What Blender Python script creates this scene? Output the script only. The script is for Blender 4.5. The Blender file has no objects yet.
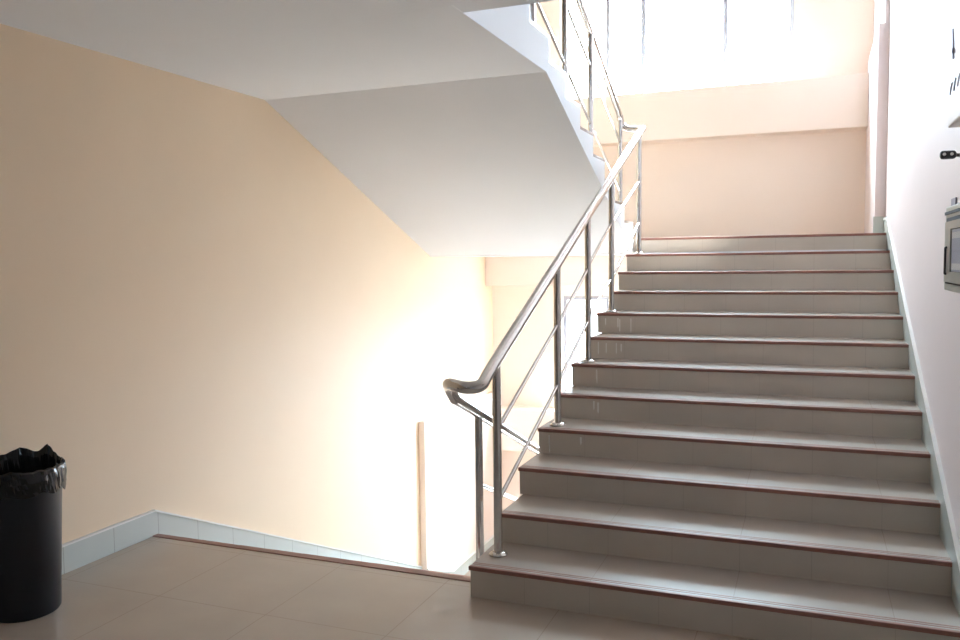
import bpy, bmesh, math, random
from mathutils import Vector, Matrix, noise
random.seed(4)
S = 0.145                       # one stair riser in metres; coordinates below are in risers
C = bpy.context.scene.collection
V = Vector

# ------------------------------------------------------------------ dimensions
E = 10.66                       # eye height
T = 2.483                       # tread depth
Y1 = 23.68                      # first riser of the rising flight
YL = Y1 + 11*T                  # edge of the half landing
YF = 25.03                      # edge of the floor, where the flight goes down
DR = 1.04                       # riser of the descending flight
YD = YF + 11*T                  # edge of the lower half landing
ZD = -12*DR
XL, XR = -24.09, 3.93           # side walls
XM = -9.95                      # left ends of the rising steps
XU = -10.2                      # right side of the upper flight
YB = 62.9                       # back wall
YP = 61.36                      # front of the projecting beams
ZC, ZF = 18.42, 24.0            # underside and top of the floor above
YBK = -22.0                     # wall behind the camera
ZT, ZB = 36.5, -24.9

# ------------------------------------------------------------------ materials
def mat(name, color, rough=0.6, metal=0.0, spec=0.5, nz=0.0, nscale=6.0, bump=0.0, bscale=60.0):
    m = bpy.data.materials.new(name); m.use_nodes = True
    nt = m.node_tree; b = nt.nodes['Principled BSDF']
    b.inputs['Base Color'].default_value = (*color, 1)
    b.inputs['Roughness'].default_value = rough
    b.inputs['Metallic'].default_value = metal
    b.inputs['Specular IOR Level'].default_value = spec
    tc = nt.nodes.new('ShaderNodeTexCoord')
    if nz:
        n = nt.nodes.new('ShaderNodeTexNoise'); n.inputs['Scale'].default_value = nscale
        n.inputs['Detail'].default_value = 5
        nt.links.new(tc.outputs['Object'], n.inputs['Vector'])
        r = nt.nodes.new('ShaderNodeMapRange')
        r.inputs['From Min'].default_value = .3; r.inputs['From Max'].default_value = .7
        r.inputs['To Min'].default_value = 1-nz; r.inputs['To Max'].default_value = 1+nz
        nt.links.new(n.outputs['Fac'], r.inputs['Value'])
        mx = nt.nodes.new('ShaderNodeVectorMath'); mx.operation = 'SCALE'
        mx.inputs[0].default_value = color
        nt.links.new(r.outputs['Result'], mx.inputs['Scale'])
        nt.links.new(mx.outputs['Vector'], b.inputs['Base Color'])
    if bump:
        n2 = nt.nodes.new('ShaderNodeTexNoise'); n2.inputs['Scale'].default_value = bscale
        nt.links.new(tc.outputs['Object'], n2.inputs['Vector'])
        bp = nt.nodes.new('ShaderNodeBump'); bp.inputs['Strength'].default_value = bump
        bp.inputs['Distance'].default_value = 0.01
        nt.links.new(n2.outputs['Fac'], bp.inputs['Height'])
        nt.links.new(bp.outputs['Normal'], b.inputs['Normal'])
    return m

def tile_mat(name, color, grout, joints, rough=0.25, nz=0.05, width=0.004, spec=0.5):
    """joints: list of (axis, period, offset) in metres"""
    m = mat(name, color, rough, nz=nz, nscale=2.5, spec=spec)
    nt = m.node_tree; b = nt.nodes['Principled BSDF']
    src = b.inputs['Base Color'].links[0].from_socket
    tc = [n for n in nt.nodes if n.type == 'TEX_COORD'][0]
    sp = nt.nodes.new('ShaderNodeSeparateXYZ'); nt.links.new(tc.outputs['Object'], sp.inputs[0])
    acc = None
    for ax, per, off in joints:
        a = nt.nodes.new('ShaderNodeMath'); a.operation = 'SUBTRACT'; a.inputs[1].default_value = off - per/2
        nt.links.new(sp.outputs[ax], a.inputs[0])
        f = nt.nodes.new('ShaderNodeMath'); f.operation = 'FLOORED_MODULO'; f.inputs[1].default_value = per
        nt.links.new(a.outputs[0], f.inputs[0])
        d = nt.nodes.new('ShaderNodeMath'); d.operation = 'SUBTRACT'; d.inputs[1].default_value = per/2
        nt.links.new(f.outputs[0], d.inputs[0])
        e = nt.nodes.new('ShaderNodeMath'); e.operation = 'ABSOLUTE'; nt.links.new(d.outputs[0], e.inputs[0])
        l = nt.nodes.new('ShaderNodeMath'); l.operation = 'LESS_THAN'; l.inputs[1].default_value = width/2
        nt.links.new(e.outputs[0], l.inputs[0])
        if acc is None: acc = l.outputs[0]
        else:
            mm = nt.nodes.new('ShaderNodeMath'); mm.operation = 'MAXIMUM'
            nt.links.new(acc, mm.inputs[0]); nt.links.new(l.outputs[0], mm.inputs[1]); acc = mm.outputs[0]
    mix = nt.nodes.new('ShaderNodeMix'); mix.data_type = 'RGBA'
    nt.links.new(acc, mix.inputs['Factor'])
    nt.links.new(src, mix.inputs['A']); mix.inputs['B'].default_value = (*grout, 1)
    nt.links.new(mix.outputs['Result'], b.inputs['Base Color'])
    return m

M = {}
M['cream'] = mat('cream_wall_paint', (.82, .655, .47), .55, nz=.02, nscale=1.5, bump=.05, bscale=25)
M['peach'] = mat('peach_wall_paint', (.88, .765, .675), .6, nz=.02, nscale=1.5, bump=.04, bscale=30)
M['pinkwhite'] = mat('pinkish_white_wall_paint', (.765, .68, .675), .5, nz=.015, nscale=2, bump=.04, bscale=30)
M['dado'] = mat('brown_wall_paint', (.30, .23, .18), .6, nz=.03)
M['white'] = mat('white_ceiling_paint', (.745, .765, .79), .7, nz=.015, nscale=1.2, bump=.03, bscale=20)
TS = 4.14*S
M['floor'] = tile_mat('beige_floor_tile', (.47, .405, .345), (.37, .31, .26), [(0, TS, -15.3*S), (1, TS, 20.3*S)], .22, .05, .004)
M['tread'] = tile_mat('grey_beige_tread_tile', (.46, .41, .365), (.37, .32, .28), [(0, TS, -6.06*S)], .27, .05, .003, .28)
M['riser'] = tile_mat('grey_beige_riser_tile', (.57, .515, .45), (.49, .44, .38), [(0, TS/2, -6.06*S)], .3, .06, .003)
M['nosing'] = mat('red_brown_nosing', (.27, .12, .09), .4, nz=.12, nscale=14)
M['skirt'] = tile_mat('pale_blue_green_skirting_tile', (.56, .60, .57), (.36, .38, .36), [(1, 2.25*S, 27.42*S)], .25, .03, .004)
M['skirtx'] = mat('pale_skirting_tile', (.54, .58, .55), .25, nz=.03)
M['skirtcap'] = mat('white_skirting_cap', (.78, .77, .74), .35)
M['steel'] = mat('polished_stainless_steel', (.62, .60, .585), .13, 1.0, nz=.05, nscale=30)
M['alu'] = mat('white_window_frame', (.36, .37, .42), .45)
M['bin'] = mat('black_plastic', (.007, .008, .013), .38, nz=.1)
M['bag'] = mat('black_bin_liner', (.009, .008, .008), .16, nz=.1)
M['metal'] = mat('grey_painted_metal', (.34, .34, .30), .35, .3, nz=.05, nscale=9)
M['darkmetal'] = mat('dark_grey_metal', (.06, .055, .06), .4, .4)
M['black'] = mat('black_plastic_glossy', (.02, .018, .022), .3)
M['gap'] = mat('dark_gap_paint', (.03, .026, .026), .8)  # dark colour painted in for the cabinet's open gaps
M['whitepl'] = mat('white_plastic', (.78, .77, .76), .35)
M['beigepl'] = mat('beige_painted_box', (.72, .64, .60), .4, nz=.02)
M['bluegrey'] = mat('blue_grey_plastic', (.42, .44, .56), .3)
M['paleblue'] = mat('pale_blue_slats', (.62, .63, .76), .4)
M['greysign'] = mat('grey_label_plate', (.30, .27, .32), .5)
M['lens'] = mat('frosted_lamp_lens', (.85, .84, .84), .2)
def glass(name):
    m = bpy.data.materials.new(name); m.use_nodes = True; nt = m.node_tree
    for n in list(nt.nodes): nt.nodes.remove(n)
    o = nt.nodes.new('ShaderNodeOutputMaterial'); mx = nt.nodes.new('ShaderNodeMixShader')
    t = nt.nodes.new('ShaderNodeBsdfTransparent'); t.inputs[0].default_value = (.96, .97, .97, 1)
    g = nt.nodes.new('ShaderNodeBsdfGlossy'); g.inputs['Roughness'].default_value = .02
    mx.inputs[0].default_value = .05
    nt.links.new(t.outputs[0], mx.inputs[1]); nt.links.new(g.outputs[0], mx.inputs[2]); nt.links.new(mx.outputs[0], o.inputs[0])
    return m
M['glass'] = glass('window_glass')

# ------------------------------------------------------------------ mesh helpers (input in risers)
def box(bm, x0, x1, y0, y1, z0, z1, bev=0.0):
    vs = [bm.verts.new(V((x, y, z))*S) for x in (x0, x1) for y in (y0, y1) for z in (z0, z1)]
    fs = [bm.faces.new([vs[i] for i in q]) for q in ((0,1,3,2),(4,6,7,5),(0,4,5,1),(2,3,7,6),(0,2,6,4),(1,5,7,3))]
    if bev:
        es = list({e for f in fs for e in f.edges})
        bmesh.ops.bevel(bm, geom=es, offset=bev*S, segments=2, affect='EDGES', profile=.5)
def prism(bm, pts, x0, x1, axis=0):
    """pts: polygon in (y,z) extruded along x"""
    a = [bm.verts.new(V((x0, p[0], p[1]))*S) for p in pts]; b = [bm.verts.new(V((x1, p[0], p[1]))*S) for p in pts]
    n = len(pts)
    bm.faces.new(a); bm.faces.new(b[::-1])
    for i in range(n): bm.faces.new([a[i], b[i], b[(i+1) % n], a[(i+1) % n]])
def fillet(pts, rad, n=6):
    pts = [V(p) for p in pts]; out = [pts[0]]
    for i in range(1, len(pts)-1):
        a, b, c = pts[i-1], pts[i], pts[i+1]
        d1, d2 = (a-b), (c-b)
        k = min(rad, d1.length*.49, d2.length*.49)
        p, q = b+d1.normalized()*k, b+d2.normalized()*k
        for j in range(n+1):
            t = j/n; out.append(p*(1-t)**2 + b*2*t*(1-t) + q*t*t)
    out.append(pts[-1]); return out
def tube(bm, pts, r, seg=16, caps=True):
    pts = [V(p) for p in pts]; rings = []; up = None
    for i, p in enumerate(pts):
        d = (pts[min(i+1, len(pts)-1)] - pts[max(i-1, 0)]).normalized()
        if up is None: up = d.orthogonal().normalized()
        up = (up - d*up.dot(d)).normalized(); side = d.cross(up)
        rr = r[i] if isinstance(r, (list, tuple)) else r
        rings.append([bm.verts.new((p + (up*math.cos(2*math.pi*k/seg)+side*math.sin(2*math.pi*k/seg))*rr)*S) for k in range(seg)])
    for a, b in zip(rings, rings[1:]):
        for k in range(seg): bm.faces.new([a[k], a[(k+1) % seg], b[(k+1) % seg], b[k]])
    if caps: bm.faces.new(rings[0][::-1]); bm.faces.new(rings[-1])
def lathe(bm, cx, cy, prof, seg=48, closed=False):
    rings = [[bm.verts.new(V((cx+r*math.cos(2*math.pi*k/seg), cy+r*math.sin(2*math.pi*k/seg), z))*S) for k in range(seg)] for r, z in prof]
    for a, b in zip(rings, rings[1:]):
        for k in range(seg): bm.faces.new([a[k], a[(k+1) % seg], b[(k+1) % seg], b[k]])
    bm.faces.new(rings[0][::-1]); bm.faces.new(rings[-1])
def obj(name, bm, m, parent=None, smooth=False, **props):
    bmesh.ops.recalc_face_normals(bm, faces=bm.faces[:])
    me = bpy.data.meshes.new(name); bm.to_mesh(me); bm.free()
    me.materials.append(m)
    if smooth:
        for p in me.polygons: p.use_smooth = True
        try: me.set_sharp_from_angle(angle=math.radians(40))
        except Exception: pass
    o = bpy.data.objects.new(name, me); C.objects.link(o)
    if parent:
        o.parent = parent; o.matrix_parent_inverse = Matrix.Translation(-parent.location)
    for k, v in props.items(): o[k] = v
    return o
def thing(name, label, cat, loc, group=None):
    o = bpy.data.objects.new(name, None); C.objects.link(o); o.location = V(loc)*S
    o.empty_display_size = .1
    o['label'] = label; o['category'] = cat
    if group: o['group'] = group
    return o
def NB(): return bmesh.new()
def struct(name, bm, m, parent=None, **k):
    return obj(name, bm, m, parent, kind='structure', **k)

# ------------------------------------------------------------------ room shell
# floor of this storey
bm = NB()
box(bm, XL, XR, YBK, Y1+.5, -5.6, 0)
box(bm, XL, XM-.03, Y1+.5, YF, -5.6, 0)
struct('floor', bm, M['floor'])
bm = NB(); box(bm, XL+.02, XM-.05, YF-.2, YF+.12, -.17, .03, .03)
struct('trim_1', bm, M['nosing'])
# half landings
bm = NB(); box(bm, XL, XR, YL+.13, YB, 11.12, 12.0); struct('floor_upper', bm, M['floor'])
bm = NB(); box(bm, XL, XR, YL+.13, YB-.02, 11.06, 11.115); struct('ceiling_landing', bm, M['white'])
bm = NB(); box(bm, XL, XR, YD, YB, ZD-1, ZD); struct('floor_lower', bm, M['floor'])
bm = NB(); box(bm, XL-1.5, XR+1.5, YBK-1.5, YB+1.5, ZB-1, ZB); struct('floor_bottom', bm, M['floor'])
# ceiling = underside of the storey above
bm = NB()
box(bm, XL, XR, YBK, Y1-.16, ZC, ZF-.05)
box(bm, XU+.01, XR, Y1-.16, 24.33, ZC, ZF-.05)
struct('ceiling', bm, M['white'])
bm = NB()
box(bm, XL, XR, YBK, Y1-.16, ZF-.05, ZF); box(bm, XU, XR, Y1-.16, 24.33, ZF-.05, ZF)
struct('floor_top', bm, M['floor'])
bm = NB(); box(bm, XL-1.5, XR+1.5, YBK-1.5, YB+1.5, ZT, ZT+1.2); struct('ceiling_top', bm, M['white'])

# side walls
bm = NB(); box(bm, XL-1.4, XL, YBK, YB+1.4, ZB, ZT); struct('wall_left', bm, M['cream'])
bm = NB(); box(bm, XL+.005, XL+.46, 48.9, YB-.01, ZD, .12, .06); struct('wall_left_pier', bm, M['peach'])
bm = NB(); box(bm, XR, XR+1.4, YBK, YB+1.4, ZB, ZT); struct('wall_right', bm, M['pinkwhite'])
bm = NB()
prism(bm, [(53.0, 12), (53.0, 23.6), (53.0, 24.0), (53.0, ZT-.1), (YB-.01, ZT-.1), (YB-.01, 12)], XR-.24, XR-.005)
prism(bm, [(53.0, 12), (53.0, 23.9), (YB-.01, 23.9), (YB-.01, 12)], XR-.56, XR-.23)
struct('wall_right_pier', bm, M['pinkwhite'])
bm = NB()
FX0, FX1, FZ0, FZ1 = -14, -2, 13.4, 14.2      # unseen transom window added behind the camera as fill light for the risers
box(bm, XL-1.4, XR+1.4, YBK-1.2, YBK, ZB, FZ0); box(bm, XL-1.4, XR+1.4, YBK-1.2, YBK, FZ1, ZT)
box(bm, XL-1.4, FX0, YBK-1.2, YBK, FZ0, FZ1); box(bm, FX1, XR+1.4, YBK-1.2, YBK, FZ0, FZ1)
struct('wall_front', bm, M['dado'])
bm = NB()
for q in ((FX0, FX1, FZ0, FZ0+.2), (FX0, FX1, FZ1-.2, FZ1), (FX0, FX0+.2, FZ0+.2, FZ1-.2), (FX1-.2, FX1, FZ0+.2, FZ1-.2)):
    box(bm, q[0], q[1], YBK-.8, YBK-.4, q[2], q[3])
wf = struct('window_3', bm, M['alu'])
bm = NB(); box(bm, FX0+.2, FX1-.2, YBK-.62, YBK-.58, FZ0+.2, FZ1-.2); obj('pane', bm, M['glass'], wf)

# back wall with its window openings, and the beams in front of it
WX0, WX1 = -18.2, -1.36
WZ = [(-25.0, -16.2), (-1.15, 7.92), (22.85, 31.92)]
bm = NB()
box(bm, XL, WX0, YB, YB+1.4, ZB, ZT); box(bm, WX1, XR, YB, YB+1.4, ZB, ZT)
zs = [ZB] + [z for w in WZ for z in w] + [ZT]
for a, b in ((zs[2], zs[3]), (zs[4], zs[5]), (zs[6], zs[7])): box(bm, WX0, WX1, YB, YB+1.4, a, b)
struct('wall_back', bm, M['peach'])
n = 0
for z0, z1 in ((19.35, 22.85), (8.75, 11.05), (-4.45, -1.05), (32.8, 35)):
    n += 1
    bm = NB(); box(bm, XL+.005 if z0 > 0 else XL+.47, XR-.01 if z0 < 12 or z0 > 30 else XR-.57, YP, YB+.02, z0, z1, .04); struct('trim_%d' % (n+1), bm, M['peach'])

def window(idx, z0, z1):
    bm = NB(); f = .30; y0, y1 = YB+.35, YB+.85
    box(bm, WX0, WX1, y0, y1, z1-f, z1); box(bm, WX0, WX1, y0, y1, z0, z0+f)
    box(bm, WX0, WX0+f, y0, y1, z0+f, z1-f); box(bm, WX1-f, WX1, y0, y1, z0+f, z1-f)
    w = struct('window_%d' % idx, bm, M['alu'])
    for x in (-14.6, -11.9, -6.0):
        bm = NB(); box(bm, x-.16, x+.16, y0+.05, y1-.05, z0+f, z1-f); obj('mullion', bm, M['alu'], w)
    xs = [WX0+f, -14.76, -14.44, -12.06, -11.74, -6.16, -5.84, WX1-f]
    for a, b in zip(xs[::2], xs[1::2]):
        bm = NB(); box(bm, a, b, y0+.22, y0+.26, z0+f, z1-f); obj('pane', bm, M['glass'], w)
    bm = NB(); box(bm, WX0, WX1, YB+.02, y0, z0-.02, z0+.06); obj('sill', bm, M['alu'], w)
for i, (a, b) in enumerate(WZ[1:]): window(i+1, a, b)

# ------------------------------------------------------------------ staircases
NO = .13                         # nosing height
def flight(root, xa, xb, z0, y0, sgn, dz, soffit, extra_left=None, xl=None):
    """steps k=1..12 ; z = z0+k*dz, front of step k at y0 + sgn*(k-1)*T ; step 12 is the landing"""
    prof = [(y0 + sgn*.12, z0)]
    for k in range(1, 12):
        y = y0 + sgn*((k-1)*T + .12)
        prof.append((y, z0+k*dz-.14)); prof.append((y0 + sgn*(k*T+.12), z0+k*dz-.14))
    prof.append((y0 + sgn*(11*T+.12), z0+12*dz-.14))
    prof += soffit
    bm = NB(); prism(bm, prof, xa, xb)
    obj('body', bm, M['white'], root, label='white painted side and underside')
    for k in range(1, 13):
        xx = xa if xl is None else xl[k-1]
        y = y0 + sgn*(k-1)*T; z = z0+k*dz
        bm = NB(); ya, yb = sorted((y+sgn*.06, y+sgn*.12)); box(bm, xx+.05, xb, ya, yb, z-dz, z-NO); obj('riser', bm, M['riser'], root)
        if k < 12:
            bm = NB(); ya, yb = sorted((y+sgn*.12, y+sgn*(T+.12))); box(bm, xx+.02, xb, ya, yb, z-.14, z); obj('tread', bm, M['tread'], root)
        bm = NB()
        ya, yb = sorted((y-sgn*.0, y+sgn*.14)); box(bm, xx, xb, ya, yb, z-NO, z+.012, .025)
        for g in (.24, .36):
            ya, yb = sorted((y+sgn*g, y+sgn*(g+.05))); box(bm, xx+.05, xb, ya, yb, z-.02, z+.006)
        obj('nosing', bm, M['nosing'], root, label='red-brown edging strip')
XLS = [-9.99,-9.87,-10.03,-10.06,-9.97,-10.06,-9.83,-10.08,-9.81,-10.07,-10.13,-9.78]
s1 = thing('staircase', 'wide tiled staircase with red-brown edgings rising to the landing under the bright window', 'staircase', ((XM+XR)/2, Y1, 0))
flight(s1, XM+.1, XR-.02, 0, Y1, 1, 1.0, [(YL+.05, 11.0), (YL-1, 9.3), (Y1+3.5, 0-.9), (Y1+.5, -2.2), (Y1+.5, -.5)] [0:4], xl=XLS)
s2 = thing('staircase', 'flight overhead on the left, its grey-white underside sloping down to the landing', 'staircase', ((XL+XU)/2, YL, 12))
flight(s2, XL+.01, XU, 12, YL, -1, 1.0, [(Y1-.155, ZF-.15), (Y1-.155, ZC), (33.1, ZC), (51.2, 11.06), (51.2, 11.9), (YL-.1, 11.9)])
# the descending flight behind the floor edge
s3 = thing('staircase', 'descending flight hidden behind the floor edge beside the long left wall', 'staircase', ((XL+XM)/2, YF, 0))
def down(root, xa, xb):
    prof = [(YF+.0, -DR-.14)]
    for k in range(1, 12):
        prof.append((YF+k*T, -k*DR-.14)); prof.append((YF+k*T, -(k+1)*DR-.14 if k < 11 else ZD-.14))
    prof += [(YD, ZD-1.3), (YD-1, ZD-1.5), (YF, -DR-2.6)]
    bm = NB(); prism(bm, prof, xa+.58, xb); obj('body', bm, M['white'], root)
    x0 = xa
    for k in range(1, 12):
        xa = x0 + (.11 if k < 10 else .58)
        bm = NB(); box(bm, xa, xb, YF+(k-1)*T+.02, YF+k*T, -k*DR-.14, -k*DR); obj('tread', bm, M['tread'], root)
        bm = NB(); box(bm, xa, xb, YF+k*T, YF+k*T+.06, -(k+1)*DR+.0, -k*DR-NO); obj('riser', bm, M['riser'], root)
        bm = NB(); box(bm, xa, xb, YF+k*T, YF+k*T+.12, -k*DR-NO, -k*DR+.012); obj('nosing', bm, M['nosing'], root)
down(s3, XL+.01, XM-.2)

# white paint drips on the riser faces near the left end
rnd = random.Random(7)
for k in range(4, 9):
    y = Y1 + (k-1)*T
    for q in range(rnd.randint(2, 4)):
        x = XLS[k-1] + .35 + rnd.random()*1.5; z1 = k-.2-rnd.random()*.12; l = .2+rnd.random()*.45; w_ = .02+rnd.random()*.02
        bm = NB()
        vs_ = [bm.verts.new(V((x+dx, y+dy, z))*S) for dy in (.052, .0595) for dx, z in ((-w_, z1), (w_, z1), (w_, z1-l), (0, z1-l-.1), (-w_, z1-l))]
        bm.faces.new(vs_[:5]); bm.faces.new(vs_[5:][::-1])
        for i in range(5): bm.faces.new([vs_[i], vs_[(i+1) % 5], vs_[5+(i+1) % 5], vs_[5+i]])
        obj('paint_drip', bm, M['skirtcap'], s1, label='white paint drip on a riser')

# ------------------------------------------------------------------ skirtings
bm = NB(); box(bm, XL+.003, XL+.10, YBK, YF-.02, .0, .96); sk = struct('baseboard_left', bm, M['skirt'])
bm = NB(); box(bm, XL+.003, XL+.14, YBK, YF-.02, .96, 1.03); obj('cap', bm, M['skirtcap'], sk)
def skz(y): return 1.0 - .4515*(y-25.03)
bm = NB(); prism(bm, [(25.01, 1.0), (48.88, skz(48.88)), (48.88, skz(48.88)-2.2), (25.01, -1.6)], XL+.004, XL+.10); sk = struct('baseboard_left_stair', bm, M['skirt'])
bm = NB(); prism(bm, [(25.01, 1.03), (48.88, skz(48.88)+.05), (48.88, skz(48.88)-.02), (25.01, .96)], XL+.004, XL+.14); obj('cap', bm, M['skirtcap'], sk)
bm = NB(); prism(bm, [(48.84, -9.85), (53.0, -11.5), (YP+1.4, -11.5), (YP+1.4, ZD), (48.84, ZD)], XL+.462, XL+.56); sk = struct('baseboard_left_landing', bm, M['skirt'])
bm = NB(); prism(bm, [(48.84, -9.79), (53.02, -11.44), (YP+1.4, -11.44), (YP+1.4, -11.52), (52.98, -11.52), (48.84, -9.88)], XL+.462, XL+.60); obj('cap', bm, M['skirtcap'], sk)
bm = NB(); box(bm, XL+.57, XR, YB-.1, YB-.004, ZD, ZD+1.05); struct('baseboard_back', bm, M['skirtx'])
nz = lambda y: (y-Y1)/T + 1
bm = NB(); prism(bm, [(Y1-1.6, 0), (Y1-1.6, .95), (Y1-.2, nz(Y1)+.75), (YL-.4, nz(YL-.4)+.72), (YL+.2, 12.8), (52.97, 12.8), (52.97, 11.9), (YL+.1, 11.9), (Y1+1.2, 0)], XR-.09, XR-.004); sk = struct('baseboard_right', bm, M['skirtx'])
bm = NB(); prism(bm, [(Y1-1.6, .95), (Y1-1.6, 1.02), (Y1-.2, nz(Y1)+.85), (YL-.4, nz(YL-.4)+.82), (YL+.2, 12.88), (52.97, 12.88), (52.97, 12.78), (YL+.2, 12.78), (YL-.4, nz(YL-.4)+.72), (Y1-.2, nz(Y1)+.75)], XR-.12, XR-.006); obj('cap', bm, M['skirtcap'], sk)
bm = NB(); box(bm, XR-.06, XR-.006, YBK, Y1-1.62, 0, 1.0); struct('baseboard_right_floor', bm, M['skirtx'])
bm = NB(); box(bm, XR-.64, XR-.10, 52.9, 52.99, 12, 13.0); struct('baseboard_pier', bm, M['skirtx'])

# ------------------------------------------------------------------ railings
RH, RP, RM = .20, .145, .075
def line(p0, s): return lambda y: p0[1] + s*(y-p0[0])
def posts(root, x, items, rail):
    for y, zb in items:
        bm = NB(); tube(bm, [(x, y, zb), (x, y, rail(y)-.08)], RP, 18)
        p = obj('post', bm, M['steel'], root, smooth=True)
        bm = NB(); lathe(bm, x, y, [(.30, zb+.012), (.31, zb+.05), (.27, zb+.10), (.19, zb+.14)], 24)
        obj('flange', bm, M['steel'], p, smooth=True)
def mids(root, x, ys, f, offs):
    for o in offs:
        for a, b in zip(ys, ys[1:]):
            bm = NB(); tube(bm, [(x, a, f(a)+o), (x, b, f(b)+o)], RM, 12)
            obj('rail', bm, M['steel'], root, smooth=True)
XP, XQ = -9.45, -10.9
r1f = line((24.97, 7.48), .44); r2f = line((24.5, 6.3), -.413); r3f = line((51.1, 19.1), -.44)
r1 = thing('stair_railing', 'stainless steel railing up the tiled flight, rising from the curved end in front', 'railing', (XP, 25, 1))
pts = [(XQ, 24.9, r2f(24.9)), (XQ, 24.3, 6.70), (-10.6, 23.75, 6.82), (-9.85, 23.35, 6.78), (XP, 23.6, 6.80), (XP, 24.4, r1f(24.4)),
       (XP, 49.6, r1f(49.6)), (XP, 50.3, 18.52), (-9.75, 50.7, 18.55), (-10.5, 50.85, 18.62), (XQ, 50.9, 18.9), (XQ, 50.4, r3f(50.4))]
bm = NB(); tube(bm, fillet(pts, .42, 6), RH, 20); obj('handrail', bm, M['steel'], r1, smooth=True)
pl = [(24.97, 1), (31.95, 4), (36.9, 6), (41.7, 8), (49.0, 11)]
posts(r1, XP, pl, r1f); 
for sg in ((24.97, 5.17, 31.95, 8.1), (31.95, 8.1, 36.9, 10.3), (36.9, 10.42, 41.7, 12.55), (41.7, 12.5, 49, 15.3),
           (24.97, 2.78, 31.95, 5.66), (31.95, 5.72, 36.9, 7.9), (36.9, 8.1, 41.7, 9.75), (41.7, 9.65, 49, 12.9)):
    bm = NB(); tube(bm, [(XP, sg[0], sg[1]), (XP, sg[2], sg[3])], RM, 12); obj('rail', bm, M['steel'], r1, smooth=True)
r2 = thing('stair_railing', 'lower steel railing descending behind the first steps from the same curved end', 'railing', (XQ, 27, -1))
bm = NB(); tube(bm, [(XQ, 24.92, r2f(24.92)), (XQ, 51.5, r2f(51.5))], RH*.9, 18); obj('handrail', bm, M['steel'], r2, smooth=True)
pd = [(26.95, 1), (34.0, 4), (39.3, 6), (44.2, 8), (51.2, 11)]
pd = [(y, -k*DR) for y, k in pd]
posts(r2, XQ, pd, r2f); mids(r2, XQ, [p[0] for p in pd], line((YF, 0), -.41), (3.5,))
r3 = thing('stair_railing', 'overhead steel railing of the upper flight, silhouetted against the bright window', 'railing', (XQ, 50.5, 13))
bm = NB(); tube(bm, [(XQ, 50.42, r3f(50.42)), (XQ, 24.5, r3f(24.5))], RH*.9, 18); obj('handrail', bm, M['steel'], r3, smooth=True)
pu = [(50.5, 13), (43.2, 16), (38.3, 18), (33.4, 20), (26.0, 23)]
posts(r3, XQ, pu, r3f); mids(r3, XQ, [p[0] for p in pu], line((YL, 12), -.41), (2.65, 5.6))

# ------------------------------------------------------------------ black bin and its liner
bx, by = -22.6, 18.0
b = thing('trash_bin', 'black round plastic bin against the left wall', 'bin', (bx, by, 0))
bm = NB(); lathe(bm, bx, by, [(.96, 0), (1.0, .06), (1.20, 4.30), (1.25, 4.32), (1.25, 4.42), (1.15, 4.42), (.95, .15)], 64)
obj('body', bm, M['bin'], b, smooth=True)
def liner():
    bm = NB(); seg = 140; rows = []
    def peak(a):   # crumpled corners of the bag standing up
        p = .06 + .13*max(0, math.cos(a-2.3))
        for c, w, h in ((1.70, .36, .30), (2.42, .45, .20), (.92, .3, .06), (3.3, .5, .2), (4.4, .35, .05), (5.4, .3, .06)):
            d = (a-c+math.pi) % (2*math.pi) - math.pi
            p += h*max(0, 1-abs(d)/w)
        return p
    prof = [(1.00, 2.6, 0), (1.06, 3.6, 0), (1.12, 4.2, 0), (1.145, 4.46, .5), (1.20, 4.52, 1), (1.265, 4.50, .6), (1.285, 4.42, .1), (1.29, 4.25, 0), (1.285, 4.1, 0), (1.28, 3.95, 0), (1.265, 3.82, 0)]
    for j, (r, z, pk) in enumerate(prof):
        ring = []
        for k in range(seg):
            a = 2*math.pi*k/seg
            q = V((math.cos(a)*2.2, math.sin(a)*2.2, z*1.3))
            dn = noise.noise(q*2.2)*.05 + noise.noise(q*5.5)*.035
            if j < 3: dn = -abs(dn)
            else: dn = abs(dn)*1.1
            zz = z + pk*peak(a) + (noise.noise(q*3)*.05 if pk else 0)
            if j == len(prof)-1: zz += noise.noise(V((math.cos(a)*3, math.sin(a)*3, 0)))*.22
            rr = r + dn
            ring.append(bm.verts.new(V((bx+rr*math.cos(a), by+rr*math.sin(a), zz))*S))
        rows.append(ring)
    for a, c in zip(rows, rows[1:]):
        for k in range(seg): bm.faces.new([a[k], a[(k+1) % seg], c[(k+1) % seg], c[k]])
    bm.faces.new(rows[0][::-1])
    return bm
l = obj('bin_liner', liner(), M['bag'], smooth=False)
l['label'] = 'crumpled shiny black bag lining the bin, folded over its rim'; l['category'] = 'bin bag'

# ------------------------------------------------------------------ fittings on the right wall
fx = 3.42
d = thing('wall_cabinet', 'grey metal wall cabinet with glazed door low on the right wall', 'cabinet', (XR, 24, 9.7))
bm = NB(); box(bm, fx, XR-.003, 21.6, 25.95, 9.74, 12.0, .03); obj('body', bm, M['metal'], d)
bm = NB(); box(bm, fx-.03, fx-.004, 21.6, 25.95, 11.78, 11.86); obj('seam', bm, M['gap'], d, label='dark seam under the top edge')
y0, y1, z0, z1 = 21.9, 25.6, 9.98, 11.58
bm = NB()
for q in ((y0, y1, z1-.2, z1), (y0, y1, z0, z0+.28), (y0, y0+.5, z0+.28, z1-.2), (y1-.95, y1, z0+.28, z1-.2)):
    box(bm, fx-.06, fx-.013, *q)
dr = obj('door', bm, M['metal'], d)
bm = NB(); box(bm, fx-.012, fx-.004, y0-.06, y1+.12, z0-.05, z1+.11); obj('door_gap', bm, M['gap'], d, label='dark gap around the door')  # dark sheet standing in for the shaded gap around the door
bm = NB(); box(bm, fx-.055, fx-.045, y0+.5, y1-.95, z0+.28, z1-.2); obj('glass', bm, M['glass'], dr)
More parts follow.
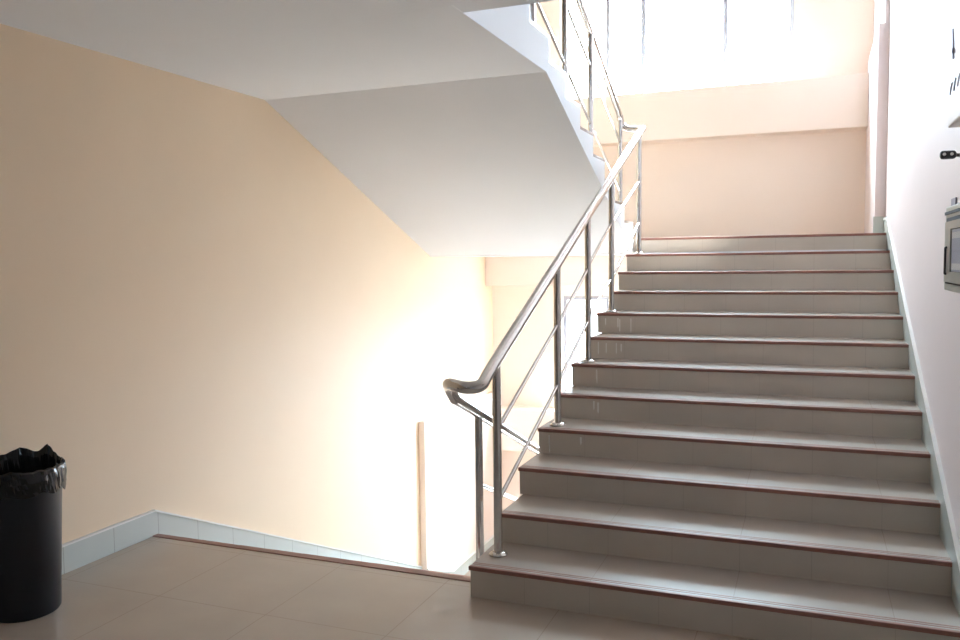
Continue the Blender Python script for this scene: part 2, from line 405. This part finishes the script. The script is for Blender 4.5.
bm = NB(); tube(bm, fillet([(fx-.06, 25.15, 10.9), (fx-.10, 25.15, 10.9), (fx-.10, 25.15, 10.2), (fx-.06, 25.15, 10.2)], .03, 4), .03, 10); obj('handle', bm, M['darkmetal'], dr, smooth=True)
bm = NB(); box(bm, fx-.03, fx-.013, 22.5, 24.6, 10.27, 11.35)
obj('panel', bm, M['bluegrey'], d, label='blue-grey panel behind the glass')
for zz in (10.32, 11.12):
    bm = NB(); box(bm, fx-.034, fx-.0305, 22.6, 24.55, zz, zz+.16); obj('strip', bm, M['whitepl'], d)
p = NB(); box(p, XR-.05, XR-.004, 27.7, 28.5, 12.06, 12.38, .01)
p = obj('wall_plate', p, M['greysign']); p['label'] = 'small dark grey plate on the right wall just above the cabinet'; p['category'] = 'plate'
e = thing('wall_box', 'beige box high on the right wall with louvred top edge', 'box', (XR, 24, 14.25))
bm = NB(); box(bm, 3.5, XR-.003, 22.0, 26.72, 14.25, 15.5, .04); obj('housing', bm, M['beigepl'], e)
for k in range(4):
    y = 26.3-.62*k
    bm = NB(); tube(bm, [(3.492, y, 15.1), (3.490, y-.12, 15.25), (3.492, y-.30, 15.38)], .025, 8); obj('louvre', bm, M['paleblue'], e)
cb = NB(); tube(cb, [(XR-.035, 28.95, 16.6), (XR-.035, 29.0, 17.1), (XR-.035, 29.15, 17.55)], .03, 8); tube(cb, [(XR-.04, 28.95, 16.78), (XR-.04, 28.95, 16.92)], .05, 8)
cb = obj('cable', cb, M['greysign']); cb['label'] = 'short thin dark cable hanging high on the right wall'; cb['category'] = 'cable'
t = thing('twin_spotlight', 'black oval fitting with two small white lamps projecting from the right wall', 'lamp', (XR, 27.3, 13.66))
bm = NB()
n = 8; pr = [.05, .09, .115, .125]
xs = [3.40, 3.415, 3.44, 3.48]
tube(bm, [(x, 27.3, 13.57) for x in xs] + [(x, 27.3, 13.57) for x in (3.72, 3.77, 3.80, 3.82)], pr + pr[::-1], 20)
tb = obj('body', bm, M['black'], t, smooth=True)
bm = NB(); tube(bm, [(3.7, 27.36, 13.57), (XR-.004, 27.5, 13.57)], .05, 10); obj('bracket', bm, M['black'], t, smooth=True)
for xx in (3.50, 3.69):
    bm = NB(); tube(bm, [(xx, 27.3-.10, 13.58), (xx, 27.3-.135, 13.58)], .045, 16); obj('lamp', bm, M['lens'], t, smooth=True, label='small round white lamp')

# ------------------------------------------------------------------ light
w = bpy.data.worlds.new('sky'); bpy.context.scene.world = w; w.use_nodes = True
nt = w.node_tree; bg = nt.nodes['Background']; bg.inputs[1].default_value = 1
tc = nt.nodes.new('ShaderNodeTexCoord'); sp = nt.nodes.new('ShaderNodeSeparateXYZ'); nt.links.new(tc.outputs['Generated'], sp.inputs[0])
rp = nt.nodes.new('ShaderNodeValToRGB'); mr = nt.nodes.new('ShaderNodeMapRange')
mr.inputs['From Min'].default_value = -1; mr.inputs['From Max'].default_value = 1
nt.links.new(sp.outputs['Z'], mr.inputs['Value']); nt.links.new(mr.outputs['Result'], rp.inputs['Fac'])
el = rp.color_ramp.elements          # darker ground below the horizon, bright hazy sky above
el[0].position = .47; el[0].color = (.105, .115, .12, 1)
el[1].position = .53; el[1].color = (.34, .43, .53, 1)
e2 = el.new(.82); e2.color = (.68, .86, 1, 1)
sc_ = nt.nodes.new('ShaderNodeVectorMath'); sc_.operation = 'SCALE'; sc_.inputs['Scale'].default_value = 76
nt.links.new(rp.outputs['Color'], sc_.inputs[0]); nt.links.new(sc_.outputs['Vector'], bg.inputs[0])
for z0, z1 in WZ[1:]:
    ld = bpy.data.lights.new('window_portal', 'AREA'); ld.shape = 'RECTANGLE'
    ld.size = (WX1-WX0)*S; ld.size_y = (z1-z0)*S; ld.cycles.is_portal = True
    lo = bpy.data.objects.new('window_portal', ld); C.objects.link(lo)
    lo.location = V(((WX0+WX1)/2, YB+1.2, (z0+z1)/2))*S
    lo.rotation_euler = (math.radians(-90), 0, 0)
ld = bpy.data.lights.new('window_portal', 'AREA'); ld.shape = 'RECTANGLE'; ld.cycles.is_portal = True  # portal for the added fill window behind the camera
ld.size = (FX1-FX0)*S; ld.size_y = (FZ1-FZ0)*S
lo = bpy.data.objects.new('window_portal', ld); C.objects.link(lo)
lo.location = V(((FX0+FX1)/2, YBK-1.1, (FZ0+FZ1)/2))*S; lo.rotation_euler = (math.radians(90), 0, 0)

sd = bpy.data.lights.new('sun', 'SUN'); sd.energy = 52; sd.angle = math.radians(2); sd.color = (.90, .96, 1)
so = bpy.data.objects.new('sun', sd); C.objects.link(so); so.location = (0, 14, 14)
so.rotation_euler = V((-.14, -math.cos(math.radians(52)), -math.sin(math.radians(52)))).to_track_quat('-Z', 'Y').to_euler()

# ------------------------------------------------------------------ camera
f, pitch, yaw, roll = 826.34, .0700, .381, -.012
cd = bpy.data.cameras.new('camera'); cam = bpy.data.objects.new('camera', cd); C.objects.link(cam)
cd.sensor_width = 36; cd.lens = f/960*36; cd.clip_start = .05
c, s = math.cos(yaw), math.sin(yaw); cp, sp = math.cos(pitch), math.sin(pitch)
r = V((c, s, 0)); fw = V((-s*cp, c*cp, -sp)); v = V((-s*sp, c*sp, cp))
cr, sr = math.cos(roll), math.sin(roll)
r2_, u2_ = r*cr + v*sr, v*cr - r*sr
cam.matrix_world = Matrix(((r2_.x, u2_.x, -fw.x, 0), (r2_.y, u2_.y, -fw.y, 0), (r2_.z, u2_.z, -fw.z, E*S), (0, 0, 0, 1)))
bpy.context.scene.camera = cam
vs = bpy.context.scene.view_settings
bpy.context.scene.display_settings.display_device = 'sRGB'
vs.view_transform = 'Standard'; vs.look = 'None'; vs.gamma = 1; vs.use_curve_mapping = False; vs.exposure = .2
cy = bpy.context.scene.cycles
cy.max_bounces = 16; cy.diffuse_bounces = 12; cy.transparent_max_bounces = 16; cy.sample_clamp_indirect = 0
